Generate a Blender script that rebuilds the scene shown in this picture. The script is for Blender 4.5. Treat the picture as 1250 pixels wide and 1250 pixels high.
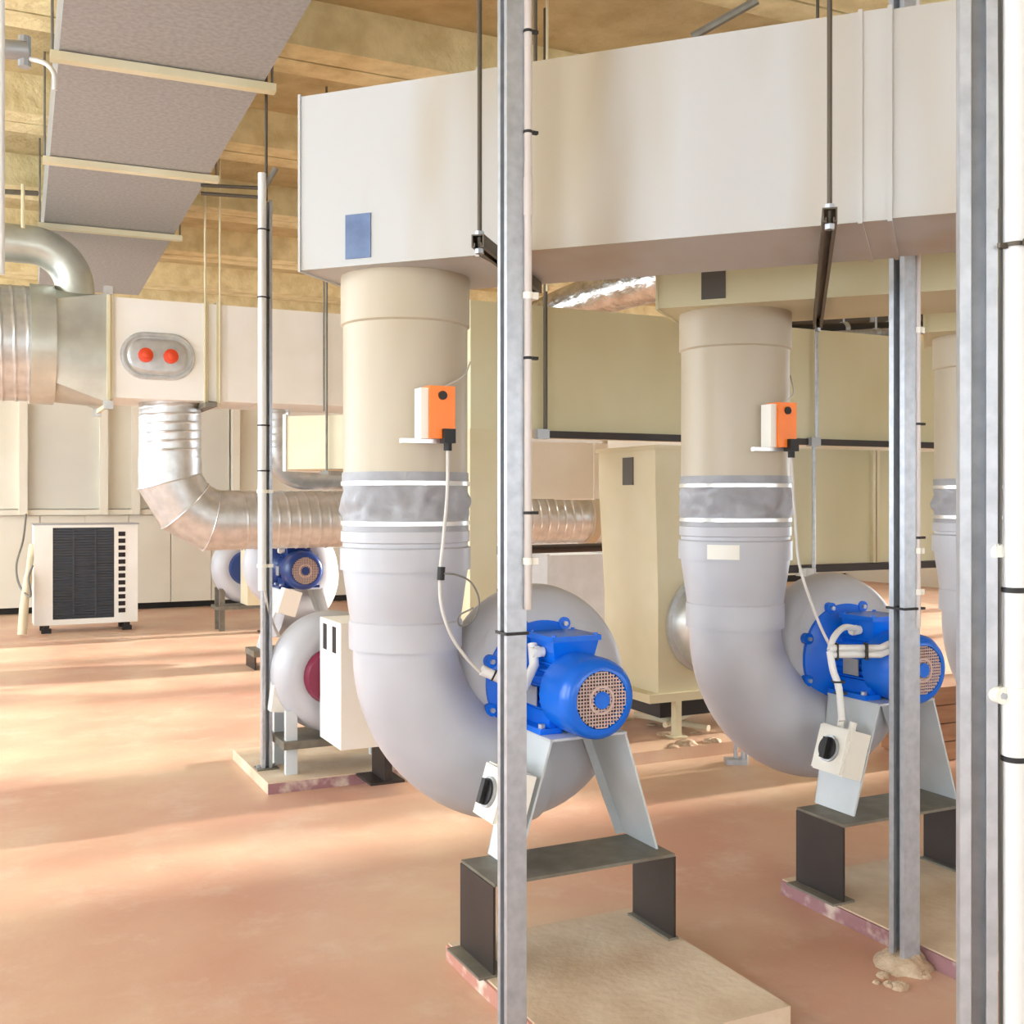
import bpy, bmesh, math, random
from mathutils import Vector, Matrix, noise
for o in list(bpy.data.objects): bpy.data.objects.remove(o)
SC = bpy.context.scene
COL = SC.collection
PI = math.pi
random.seed(4)

# ------------------------------------------------------------------ camera
EYE, FPX, CX, HY = 1.5, 1350.0, 625.0, 608.0
cd = bpy.data.cameras.new('camera'); cam = bpy.data.objects.new('camera', cd); COL.objects.link(cam)
cam.location = (0, 0, EYE); cam.rotation_euler = (PI/2, 0, 0)
cd.sensor_width = 36; cd.lens = FPX/1250*36; cd.shift_y = -(625-HY)/1250; cd.clip_start = .05
SC.camera = cam
TH = math.radians(26.0)                       # the hall's axes are turned 26 degrees from the view
Wv = Vector((math.cos(TH), math.sin(TH), 0)); Nv = Vector((-math.sin(TH), math.cos(TH), 0))
def L(w, n, z=0): v = Wv*w + Nv*n; return Vector((v.x, v.y, z))          # hall coordinates -> world
def P(px, py, d): return Vector(((px-CX)/FPX*d, d, EYE-(py-HY)/FPX*d))    # pixel at a known depth
def G(px, py, z): d = (EYE-z)*FPX/(py-HY); return P(px, py, d)            # pixel on a level surface
def wn(v): return v.dot(Wv), v.dot(Nv)

# ------------------------------------------------------------------ world, sun, exposure
world = bpy.data.worlds.new('world'); SC.world = world; world.use_nodes = True
bg = world.node_tree.nodes['Background']; bg.inputs[0].default_value = (0.83, 0.92, 1.0, 1); bg.inputs[1].default_value = 5.2
sl = bpy.data.lights.new('sun', 'SUN'); sl.energy = 10.0; sl.angle = math.radians(2.4); sl.color = (1.0, .95, .87)
sun = bpy.data.objects.new('sun', sl); COL.objects.link(sun)
el = math.radians(12)
sun.rotation_euler = Vector((-Wv.x*math.cos(el), -Wv.y*math.cos(el), -math.sin(el))).to_track_quat('-Z', 'Y').to_euler()
SC.view_settings.view_transform = 'Standard'; SC.view_settings.look = 'None'
SC.view_settings.exposure = 0.72; SC.view_settings.gamma = 1.0; SC.view_settings.use_curve_mapping = False

# ------------------------------------------------------------------ materials
def s2l(c): return tuple(((x/255)/12.92 if x/255 <= .04045 else (((x/255)+.055)/1.055)**2.4) for x in c)
def mat(name, rgb, rough=.5, metal=0.0, rgb2=None, scale=4, detail=4, lo=.35, hi=.65, bump=0.0, bscale=40, stretch=(1,1,1), rvar=0.0):
    m = bpy.data.materials.new(name); m.use_nodes = True; t = m.node_tree; b = t.nodes['Principled BSDF']
    c = s2l(rgb)+(1,); b.inputs['Base Color'].default_value = c
    b.inputs['Roughness'].default_value = rough; b.inputs['Metallic'].default_value = metal
    tc = t.nodes.new('ShaderNodeTexCoord'); mp = t.nodes.new('ShaderNodeMapping'); mp.inputs['Scale'].default_value = stretch
    t.links.new(tc.outputs['Object'], mp.inputs['Vector'])
    if rgb2:
        n = t.nodes.new('ShaderNodeTexNoise'); n.inputs['Scale'].default_value = scale; n.inputs['Detail'].default_value = detail
        r = t.nodes.new('ShaderNodeValToRGB'); r.color_ramp.elements[0].position = lo; r.color_ramp.elements[1].position = hi
        r.color_ramp.elements[0].color = c; r.color_ramp.elements[1].color = s2l(rgb2)+(1,)
        t.links.new(mp.outputs[0], n.inputs['Vector']); t.links.new(n.outputs[0], r.inputs[0]); t.links.new(r.outputs[0], b.inputs['Base Color'])
        if rvar:
            q = t.nodes.new('ShaderNodeMapRange'); q.inputs[3].default_value = rough-rvar; q.inputs[4].default_value = rough+rvar
            t.links.new(n.outputs[0], q.inputs[0]); t.links.new(q.outputs[0], b.inputs['Roughness'])
    if bump:
        n2 = t.nodes.new('ShaderNodeTexNoise'); n2.inputs['Scale'].default_value = bscale; n2.inputs['Detail'].default_value = 3
        bp = t.nodes.new('ShaderNodeBump'); bp.inputs['Strength'].default_value = bump; bp.inputs['Distance'].default_value = .02
        t.links.new(mp.outputs[0], n2.inputs['Vector']); t.links.new(n2.outputs[0], bp.inputs['Height']); t.links.new(bp.outputs[0], b.inputs['Normal'])
    return m
M = {}
M['duct'] = mat('grey_beige_painted_duct', (188,188,186), .5, 0, (172,158,134), 1.1, 3, .46, .66, stretch=(1.6,1,.35))
M['beige'] = mat('beige_plastic_pipe', (190,179,158), .42, 0, (176,160,132), 2.2, 3, .4, .75, stretch=(1,1,.4))
M['grey_pp'] = mat('grey_plastic_pipe', (190,191,197), .36, 0, (180,180,185), 3, 3)
M['sleeve'] = mat('grey_rubber_sleeve', (166,167,172), .5, 0, (150,150,154), 9, 3, bump=.25, bscale=25)
M['strap'] = mat('pale_steel_strap', (225,224,220), .3, .6)
M['olive'] = mat('olive_cream_duct', (214,208,174), .45, 0, (200,190,146), 1.2, 3, .4, .75, stretch=(1,1,.5))
M['cream'] = mat('cream_painted_panel', (220,212,182), .45, 0, (208,196,158), 1.5, 3)
M['white'] = mat('white_painted_metal', (243,242,237), .4, 0, (235,232,222), 2, 3)
M['wallw'] = mat('white_wall_panel', (233,228,214), .5, 0, (222,214,196), .8, 3)
M['wallg'] = mat('pale_grey_wall_panel', (206,203,192), .5, 0, (216,212,200), .9, 3)
M['galv'] = mat('galvanised_steel', (208,210,210), .34, .65, (188,190,190), 14, 5, .35, .7, rvar=.07)
M['galvd'] = mat('dull_galvanised_sheet', (164,164,163), .5, .2, (148,147,145), 40, 4, .35, .65)
M['galvp'] = mat('pale_galvanised_transition', (205,208,198), .35, .55, (190,192,182), 6, 4)
M['silver'] = mat('crinkled_silver_foil', (205,203,198), .25, .9, (170,166,158), 10, 4, bump=.6, bscale=14)
M['strut'] = mat('galvanised_strut', (186,190,196), .38, .55, (168,172,178), 30, 4, .35, .7)
M['darksteel'] = mat('dark_steel_rod', (92,84,72), .5, .5)
M['black'] = mat('black_rubber', (26,25,25), .55)
M['brownplate'] = mat('dark_brown_steel_plate', (38,30,27), .45, .05, (48,39,35), 5, 3)
M['raw'] = mat('raw_grey_steel_edge', (132,128,116), .5, .3, (116,110,98), 14, 3)
M['leg'] = mat('pale_blue_grey_painted_steel', (206,212,216), .4, 0, (196,202,204), 5, 3)
M['blue'] = mat('blue_motor_enamel', (6,112,232), .26, 0, (4,100,216), 5, 2)
M['navy'] = mat('dark_blue_motor_enamel', (24,52,112), .3)
M['hole'] = mat('dark_opening', (38,28,28), .8)
M['grille'] = mat('pinkish_grey_wire', (200,176,168), .4, .3)
M['plate'] = mat('grey_name_plate', (168,170,172), .35, .4)
M['orange'] = mat('orange_plastic', (255,130,26), .35)
M['lightplastic'] = mat('white_plastic', (236,233,222), .4)
M['pipeplastic'] = mat('white_conduit_plastic', (226,226,224), .35)
M['pinkpipe'] = mat('pinkish_conduit_plastic', (206,196,190), .4)
M['cable'] = mat('pale_grey_cable', (206,202,196), .45)
M['gcable'] = mat('grey_cable', (120,118,112), .5)
M['patch'] = mat('blue_grey_label_patch', (84,104,140), .5, 0, (104,124,160), 12, 3)
M['dpatch'] = mat('dark_grey_label_patch', (86,82,76), .5)
M['maroon'] = mat('maroon_enamel', (118,16,54), .35)
M['red'] = mat('red_orange_plastic_knob', (226,78,42), .35)
M['darkgrille'] = mat('dark_grey_grille', (74,80,88), .5, .2)
M['pinkedge'] = mat('pink_painted_concrete', (196,140,124), .8, 0, (222,206,190), 9, 6, .5, .62, bump=.3)
M['mauveedge'] = mat('mauve_painted_concrete', (160,118,122), .8, 0, (214,196,182), 9, 6, .5, .64, bump=.3)
M['mortar'] = mat('pale_mortar', (206,186,160), .9, 0, (180,150,124), 14, 5, bump=.5)
M['concrete'] = mat('pad_concrete', (208,184,156), .8, 0, (228,210,186), 4.5, 6, .38, .68, bump=.15)
M['bag'] = mat('cream_wood', (226,214,184), .7)
def ceiling_mat():
    m = mat('ochre_concrete_ceiling', (192,174,128), .9, 0, (172,152,106), 5, 8, .35, .7, bump=.7, bscale=18)
    return m
M['ceil'] = ceiling_mat()
M['beam'] = mat('pale_ochre_concrete_beam', (222,206,158), .9, 0, (192,172,122), 6, 8, .4, .75, bump=.8, bscale=16)
def floor_mat():
    m = bpy.data.materials.new('salmon_painted_concrete_floor'); m.use_nodes = True; t = m.node_tree; b = t.nodes['Principled BSDF']
    tc = t.nodes.new('ShaderNodeTexCoord')
    def ns(scale, detail, rough=.55):
        n = t.nodes.new('ShaderNodeTexNoise'); n.inputs['Scale'].default_value = scale; n.inputs['Detail'].default_value = detail
        n.inputs['Roughness'].default_value = rough; t.links.new(tc.outputs['Object'], n.inputs['Vector']); return n
    r = t.nodes.new('ShaderNodeValToRGB'); e = r.color_ramp.elements
    e[0].position = .34; e[0].color = s2l((204,152,128))+(1,); e[1].position = .66; e[1].color = s2l((220,188,158))+(1,)
    x = e.new(.5); x.color = s2l((211,169,142))+(1,)
    n1 = ns(.9, 5); t.links.new(n1.outputs[0], r.inputs[0])
    r2 = t.nodes.new('ShaderNodeValToRGB'); r2.color_ramp.elements[0].position = .52; r2.color_ramp.elements[1].position = .7
    n2 = ns(2.6, 9, .7); t.links.new(n2.outputs[0], r2.inputs[0])
    mx = t.nodes.new('ShaderNodeMix'); mx.data_type = 'RGBA'; mx.inputs[7].default_value = s2l((228,208,188))+(1,)
    ml = t.nodes.new('ShaderNodeMath'); ml.operation = 'MULTIPLY'; ml.inputs[1].default_value = .5
    t.links.new(r2.outputs[0], ml.inputs[0]); t.links.new(ml.outputs[0], mx.inputs[0]); t.links.new(r.outputs[0], mx.inputs[6])
    t.links.new(mx.outputs[2], b.inputs['Base Color'])
    q = t.nodes.new('ShaderNodeMapRange'); q.inputs[3].default_value = .3; q.inputs[4].default_value = .5
    t.links.new(n2.outputs[0], q.inputs[0]); t.links.new(q.outputs[0], b.inputs['Roughness'])
    bp = t.nodes.new('ShaderNodeBump'); bp.inputs['Strength'].default_value = .12; bp.inputs['Distance'].default_value = .01
    n3 = ns(30, 4); t.links.new(n3.outputs[0], bp.inputs['Height']); t.links.new(bp.outputs[0], b.inputs['Normal'])
    return m
M['floor'] = floor_mat()

# ------------------------------------------------------------------ mesh helpers
class MB:
    def __init__(s): s.b = bmesh.new()
    def ring(s, pts): return [s.b.verts.new(p) for p in pts]
    def skin(s, rings, closed=True, cap0=True, cap1=True):
        for a, c in zip(rings, rings[1:]):
            n = len(a)
            for i in range(n if closed else n-1):
                j = (i+1) % n
                try: s.b.faces.new((a[i], a[j], c[j], c[i]))
                except ValueError: pass
        if cap0: s.b.faces.new(list(reversed(rings[0])))
        if cap1: s.b.faces.new(rings[-1])
        return s
    def box(s, x0, x1, y0, y1, z0, z1, mtx=None):
        p = [Vector((x, y, z)) for z in (z0, z1) for x, y in ((x0,y0),(x1,y0),(x1,y1),(x0,y1))]
        if mtx: p = [mtx @ q for q in p]
        return s.skin([s.ring(p[:4]), s.ring(p[4:])])
    def hexa(s, bot, top): return s.skin([s.ring(bot), s.ring(top)])
    def prism(s, prof, z0, z1, mtx=None):                   # outline in x,y carried up z
        a = [Vector((x, y, z0)) for x, y in prof]; c = [Vector((x, y, z1)) for x, y in prof]
        if mtx: a = [mtx @ q for q in a]; c = [mtx @ q for q in c]
        return s.skin([s.ring(a), s.ring(c)])
    def lathe(s, prof, origin=(0,0,0), axis=(0,0,1), seg=40, cap0=True, cap1=True, fr=None):   # prof: (r, t)
        o = Vector(origin); ax = Vector(axis).normalized()
        u = ax.orthogonal().normalized() if abs(ax.z) < .999 else Vector((1,0,0)); v = ax.cross(u)
        R = []
        for r, t in prof:
            R.append(s.ring([o + ax*t + (u*math.cos(2*PI*i/seg) + v*math.sin(2*PI*i/seg))*(fr(r, t, 2*PI*i/seg) if fr else r) for i in range(seg)]))
        return s.skin(R, True, cap0, cap1)
    def cyl(s, p0, p1, r, seg=20, r1=None):
        p0, p1 = Vector(p0), Vector(p1); d = p1-p0
        return s.lathe([(r, 0), (r if r1 is None else r1, d.length)], p0, d, seg)
    def tube(s, pts, r, seg=12, up=None, cap=True):            # r: number or list; up: fixed normal for planar paths
        pts = [Vector(p) for p in pts]; n = len(pts); R = []; pu = None
        for i, p in enumerate(pts):
            a = (p-pts[i-1]).normalized() if i else None; c = (pts[i+1]-p).normalized() if i < n-1 else None
            t = (a+c).normalized() if a and c else (a or c)
            k = 1.0
            if a and c: k = 1/max(.5, math.sqrt(max(.01, (1+a.dot(c))/2)))
            if up is not None: u = Vector(up)
            else:
                u = pu - t*pu.dot(t) if pu is not None else t.orthogonal(); u.normalize()
            pu = u; v = t.cross(u).normalized(); rr = r[i] if isinstance(r, (list, tuple)) else r
            kk = k if up is not None else 1.0
            R.append(s.ring([p + u*math.cos(2*PI*j/seg)*rr + v*math.sin(2*PI*j/seg)*rr*kk for j in range(seg)]))
        return s.skin(R, True, cap, cap)
    def build(s, name, m, parent=None, loc=(0,0,0), rz=0, bevel=0, smooth=30):
        if bevel:
            es = [e for e in s.b.edges if len(e.link_faces) == 2 and e.calc_face_angle(0) > .6]
            bmesh.ops.bevel(s.b, geom=es, offset=bevel, segments=2, affect='EDGES', profile=.5, clamp_overlap=True)
        bmesh.ops.recalc_face_normals(s.b, faces=s.b.faces)
        me = bpy.data.meshes.new(name); s.b.to_mesh(me); s.b.free()
        if smooth:
            for p in me.polygons: p.use_smooth = True
            me.set_sharp_from_angle(angle=math.radians(smooth))
        me.materials.append(M[m])
        o = bpy.data.objects.new(name, me); COL.objects.link(o); o.location = loc; o.rotation_euler = (0,0,rz)
        if parent: o.parent = parent
        return o
def tag(o, label, cat, group=None):
    o['label'] = label; o['category'] = cat
    if group: o['group'] = group
    return o
def thing(name, label, cat, loc=(0,0,0), rz=0, group=None):
    o = bpy.data.objects.new(name, None); COL.objects.link(o); o.location = loc; o.rotation_euler = (0,0,rz); o.empty_display_size = .1
    return tag(o, label, cat, group)
def struct(o): o['kind'] = 'structure'; return o
def smoothpath(pts, sub=8):
    pts = [Vector(p) for p in pts]; q = [pts[0]*2-pts[1]] + pts + [pts[-1]*2-pts[-2]]; out = []
    for i in range(1, len(q)-2):
        a, b, c, d = q[i-1:i+3]
        for k in range(sub):
            t = k/sub
            out.append(.5*((2*b) + (c-a)*t + (2*a-5*b+4*c-d)*t*t + (3*b-a-3*c+d)*t**3))
    return out + [pts[-1]]
def spiral(mb, p0, p1, r, pitch=.11, h=.006, seg=48):       # lock-seam spiral duct: one raised helical seam
    p0, p1 = Vector(p0), Vector(p1); ln = (p1-p0).length; n = max(8, int(ln/pitch*9))
    def fr(rr, t, a):
        f = (t/pitch - a/(2*PI)) % 1.0
        return rr + (h*.5 if f < .14 else 0)
    return mb.lathe([(r, ln*i/n) for i in range(n+1)], p0, p1-p0, seg, fr=fr)

# ================================================================== the setting
ZB, ZS = 4.0, 4.24
f = MB(); f.box(-5, 16, -5, 16.2, -.1, 0); struct(f.build('floor', 'floor', rz=TH, smooth=0))
c = MB(); c.box(-5, 16, -5, 16.2, ZS, ZS+.15); ceil = struct(c.build('ceiling', 'ceil', rz=TH, smooth=0))
n0 = 6.0 - 1.84*4
for k in range(11):
    nn = n0 + 1.84*k
    for a in (0, .225):
        b = MB(); sl_ = .03 if a == 0 else -.03
        y0, y1 = nn+a, nn+a+.205
        prof = [(-4.9, y0, ZB), (-4.9, y1, ZB), (-4.9, y1+(.05 if a else 0), ZS), (-4.9, y0-(0 if a else .05), ZS)]
        b.skin([b.ring([Vector(p) for p in prof]), b.ring([Vector((15.9, p[1], p[2])) for p in prof])])
        b.build('beam', 'beam', ceil, smooth=0)
# back wall with its cladding
wb = MB(); wb.box(-5, 16, 15.6, 15.8, .12, ZS); wallb = struct(wb.build('wall_back', 'wallw', rz=TH, smooth=0))
bb = MB(); bb.box(-5, 16, 15.66, 15.78, 0, .12); bb.build('base_gap', 'black', wallb, smooth=0)
lo = MB(); lo.box(0, .535, 0, .05, .09, 1.27); lop = lo.build('lower_panel', 'wallw', wallb, loc=(-.3,15.55,0), bevel=.008)
for k in range(1, 24):
    o = lop.copy(); COL.objects.link(o); o.parent = wallb; o.location = (-.3+.545*k, 15.55, 0)
for k, (a, b_, mm) in enumerate([(-1.2,.55,'wallw'), (.62,1.5,'wallg'), (1.6,1.9,'wallw'), (2.0,3.2,'wallg'), (3.35,3.6,'wallw'), (3.7,5.2,'wallw'), (5.3,7.2,'wallw'), (7.3,9.2,'wallg'), (9.3,12,'wallw')]):
    u = MB(); u.box(a, b_, 15.5, 15.6, 1.36, 3.1); u.build('upper_panel', mm, wallb, bevel=.01)
for w in (.58, 1.55, 1.95, 3.27, 3.65, 5.25):
    u = MB(); u.box(w-.05, w+.05, 15.38, 15.52, 1.28, 3.1); u.build('wall_post', 'wallw', wallb, bevel=.012)
u = MB(); u.box(-5, 14, 15.44, 15.6, 1.28, 1.35); u.build('ledge', 'wallw', wallb, bevel=.01)
# left wall, out of frame: unseen windows sized to let sky light in
wl = MB(); WN = [(-3.4,-1.4), (.2,2.2), (3.4,5.8), (6.2,9.4), (9.8,12.4), (12.8,15.4)]
edges = [-5] + [v for ab in WN for v in ab] + [15.8]
for a, b_ in zip(edges[0::2], edges[1::2]): wl.box(-3.8, -3.6, a, b_, 0, ZS)
for a, b_ in WN: wl.box(-3.8, -3.6, a, b_, 0, .7); wl.box(-3.8, -3.6, a, b_, 3.7, ZS)
struct(wl.build('wall_left', 'wallw', rz=TH, smooth=0))
wr = MB(); WR = [(4.5,4.9), (5.2,5.5), (6.4,8.6), (8.9,10.6), (11.0,12.6)]  # unseen right wall: openings placed to shape the sun streaks on the floor
edges = [-5] + [v for ab in WR for v in ab] + [15.8]
for a, b_ in zip(edges[0::2], edges[1::2]): wr.box(14.5, 14.7, a, b_, 0, ZS)
for a, b_ in WR: wr.box(14.5, 14.7, a, b_, 0, .5); wr.box(14.5, 14.7, a, b_, 3.6, ZS)
wf = MB(); wf.box(-3.8, 14.7, -5.2, -5, 0, 1.0); wf.box(-3.8, 14.7, -5.2, -5, 2.7, ZS)  # unseen wall added behind the camera to cut the frontal daylight
for a in (-3.8, .4, 4.6, 8.8, 13.0): wf.box(a, a+1.7, -5.2, -5, 1.0, 2.7)
struct(wf.build('wall_front_added', 'wallw', rz=TH, smooth=0))
struct(wr.build('wall_right', 'wallw', rz=TH, smooth=0))

# ================================================================== fan units in a row
FAN0 = Vector((.247, 3.539, 0)); STEP = 1.37
PIPE = Vector((-.462, .435, 0))                 # riser axis in a fan's own axes
def at_fan(k, x, y, z=0): return FAN0 + Wv*(STEP*k) + Wv*x + Nv*y + Vector((0,0,z))
WHO = ['under the big grey duct with the blue patch', 'between the two slim galvanised posts', 'behind the tall right-hand post']

def make_pad(k):
    t = thing('concrete_plinth', ['pale worn concrete plinth with pink painted edge under the nearest brown stand',
        'concrete plinth with mauve painted edge beside the post set in mortar', 'concrete plinth under the farthest fan of the blue motor row'][k], 'plinth', at_fan(k, -.036, -.177), TH, 'fan plinths')
    top = MB()
    nx, ny = 10, 12; x0, x1, y0, y1 = -.35, .35, -.42, .42
    top.box(x0, x1, y0, y1, .0, .058); top.build('slab', 'concrete', t, bevel=.006)
    for (a, b_, c_, d_) in ((x0-.008, x0, y0, y1), (x0, x1, y1, y1+.006)):
        e = MB(); e.box(a, b_, c_, d_, .001, .052); e.build('painted_edge', 'pinkedge' if k == 0 else 'mauveedge', t, bevel=.002)
    return t
def make_stand(k):
    t = thing('steel_stand', ['dark brown steel bridge stand on the pink edged plinth', 'dark brown steel bridge stand on the mauve edged plinth',
        'dark brown steel bridge stand of the farthest blue motor'][k], 'stand', at_fan(k, -.039, .063, .058), TH, 'brown fan stands')
    p = MB(); p.box(-.325, .325, -.125, .125, .272, .282); p.build('top_plate', 'raw', t, bevel=.002)
    for s in (-1, 1):
        q = MB(); q.box(s*.325-.004, s*.325+.004, -.125, .125, .008, .272); q.build('side_plate', 'brownplate', t, bevel=.001)
        q = MB(); q.box(*((-.375, -.275) if s < 0 else (.3, .34)), -.125, .125, 0, .008); q.build('foot_plate', 'raw', t)
    return t
ZA = .866
def snail(t, m, yc=.45, sc=1.0, full=True):
    key = [(-100, .30, .205), (-60, .27, .185), (0, .225, .152), (60, .205, .135), (120, .195, .122), (180, .19, .11), (235, .185, .095)]
    mb = MB(); R = []
    for i in range(57):
        a = -100 + 335*i/56
        for (a0, R0, r0), (a1, R1, r1) in zip(key, key[1:]):
            if a0 <= a <= a1:
                f_ = (a-a0)/(a1-a0); RR = R0+(R1-R0)*f_; rr = r0+(r1-r0)*f_; break
        ca, sa = math.cos(math.radians(a)), math.sin(math.radians(a))
        R.append(mb.ring([Vector(((RR+rr*math.cos(q)*sc)*ca, yc+rr*math.sin(q), ZA+(RR+rr*math.cos(q)*sc)*sa)) for q in [2*PI*j/28 for j in range(28)]]))
    mb.skin(R)
    mb.lathe([(.05,-.125), (.2,-.122), (.265,-.095), (.29,-.03), (.29,.03), (.26,.1), (.1,.12)], (0, yc, ZA), (0,1,0), 48)
    return mb.build('volute', m, t, smooth=60)
def make_motor(t, blue='blue', hub_only=False):
    b = MB(); b.lathe([(.06,.08), (.108,.085), (.108,.27), (.118,.275), (.118,.305), (.06,.31)], (0,0,ZA), (0,1,0), 40)
    mo = b.build('motor', blue, t)
    fn = MB()
    for i in range(30):
        a = 2*PI*i/30
        if abs(((a-PI/2+PI) % (2*PI))-PI) < .5: continue
        fn.box(.104, .124, .095, .265, -.0028, .0028, Matrix.Translation((0,0,ZA)) @ Matrix.Rotation(-a, 4, 'Y'))
    fn.build('cooling_fins', blue, mo, smooth=0)
    cw = MB(); cw.lathe([(.128,.1), (.1305,.09), (.1305,-.03), (.127,-.058), (.116,-.074), (.104,-.081), (.092,-.082), (.09,-.076), (.09,-.02), (.02,-.02)], (0,0,ZA), (0,1,0), 48, cap0=True)
    cw.build('fan_cowl', blue, mo, smooth=45)
    dk = MB(); dk.cyl((0,-.022,ZA), (0,-.03,ZA), .0895, 32); dk.build('cowl_opening', 'hole', mo)
    g = MB()
    for i in range(-8, 9):
        x = i*.0108; h = math.sqrt(max(0, .089**2-x*x))
        if h < .012: continue
        g.box(x-.0018, x+.0018, -.079, -.075, ZA-h, ZA+h); g.box(-h, h, -.0795, -.0755, ZA+x-.0018, ZA+x+.0018)
    for r in (.044,):
        g.lathe([(r-.006,-.0805), (r+.002,-.0805), (r+.002,-.0765), (r-.006,-.0765), (r-.006,-.0805)], (0,0,ZA), (0,1,0), 40, False, False)
    gr = g.build('cowl_grille', 'grille', mo, smooth=0)
    hb = MB(); hb.cyl((0,-.07,ZA), (0,-.084,ZA), .027, 24); hb.build('cowl_hub', blue, mo)
    tb = MB(); tb.hexa([Vector(p) for p in ((-.07,.1,ZA+.09),(.07,.1,ZA+.09),(.07,.24,ZA+.09),(-.07,.24,ZA+.09))],
                       [Vector(p) for p in ((-.085,.085,ZA+.165),(.085,.085,ZA+.165),(.085,.255,ZA+.165),(-.085,.255,ZA+.165))])
    tb.build('terminal_box', blue, mo, bevel=.006)
    li = MB(); li.box(-.092, .092, .078, .262, ZA+.166, ZA+.184); li.build('terminal_lid', blue, mo, bevel=.004)
    for x, y in ((-.078,.092), (.078,.092), (-.078,.248), (.078,.248)):
        s_ = MB(); s_.cyl((x,y,ZA+.184), (x,y,ZA+.19), .007, 8); s_.build('lid_screw', blue, mo)
    gl = MB(); gl.cyl((-.082,.16,ZA+.128), (-.125,.16,ZA+.128), .017, 14); gl.cyl((-.1,.16,ZA+.128), (-.115,.16,ZA+.128), .021, 6); gl.build('cable_gland', 'lightplastic', mo)
    npz = MB(); npz.box(-.132, -.128, .115, .195, ZA-.04, ZA+.022); npz.build('name_plate', 'plate', mo)
    for s in (-1, 1):
        q = MB(); q.box(s*.1-.04, s*.1+.04, .07, .27, ZA-.126, ZA-.108); q.box(s*.09-.012, s*.09+.012, .08, .26, ZA-.11, ZA-.06); q.build('motor_foot', blue, mo, bevel=.004)
        for y in (.095, .235):
            q = MB(); q.cyl((s*.122,y,ZA-.108), (s*.122,y,ZA-.096), .012, 6); q.build('foot_bolt', 'strut', mo)
    return mo
def make_flange(t, blue='blue'):
    fl = MB(); fl.lathe([(.11,.255), (.13,.275), (.19,.312), (.212,.318), (.212,.336), (.1,.336)], (0,0,ZA), (0,1,0), 56)
    fo = fl.build('mounting_flange', blue, t, smooth=35)
    for i in range(8):
        a = 2*PI*(i+.5)/8; x, z = .214*math.cos(a), .214*math.sin(a)
        q = MB(); q.cyl((x,.31,ZA+z), (x,.337,ZA+z), .022, 14); q.build('flange_lug', blue, fo)
        q = MB(); q.cyl((x,.3,ZA+z), (x,.311,ZA+z), .009, 6); q.build('flange_bolt', 'strut', fo)
    return fo
def make_support(t, m='leg'):
    for s in (-1, 1):
        q = MB()
        def pt(f_, y, o): return Vector((s*(.259+(.134-.259)*f_)+s*o, y, .341+(ZA-.126-.341)*f_))
        q.hexa([pt(0,0,-.004), pt(0,0,.004), pt(0,.205,.004), pt(0,.205,-.004)], [pt(1,0,-.004), pt(1,0,.004), pt(1,.27,.004), pt(1,.27,-.004)])
        q.build('support_leg', m, t, bevel=.001)
        q = MB()                                                            # folded rear lip of the leg
        q.hexa([pt(0,.2,-.035), pt(0,.2,.004), pt(0,.206,.004), pt(0,.206,-.035)], [pt(1,.264,-.035), pt(1,.264,.004), pt(1,.27,.004), pt(1,.27,-.035)])
        q.build('leg_rib', m, t)
    q = MB(); q.box(-.142, .142, 0, .27, ZA-.134, ZA-.1262); q.build('motor_plate', m, t, bevel=.002)
def make_fan(k):
    t = thing('centrifugal_fan', ['grey centrifugal fan with blue motor and pale conduit on the nearest brown stand',
        'grey centrifugal fan with blue motor and bundled white conduits with black ties',
        'grey centrifugal fan with blue motor mostly hidden behind the thick galvanised post'][k], 'fan', at_fan(k, 0, 0), TH, 'fans with blue motors in a row')
    snail(t, 'grey_pp'); make_flange(t); make_motor(t); make_support(t)
    return t
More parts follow.
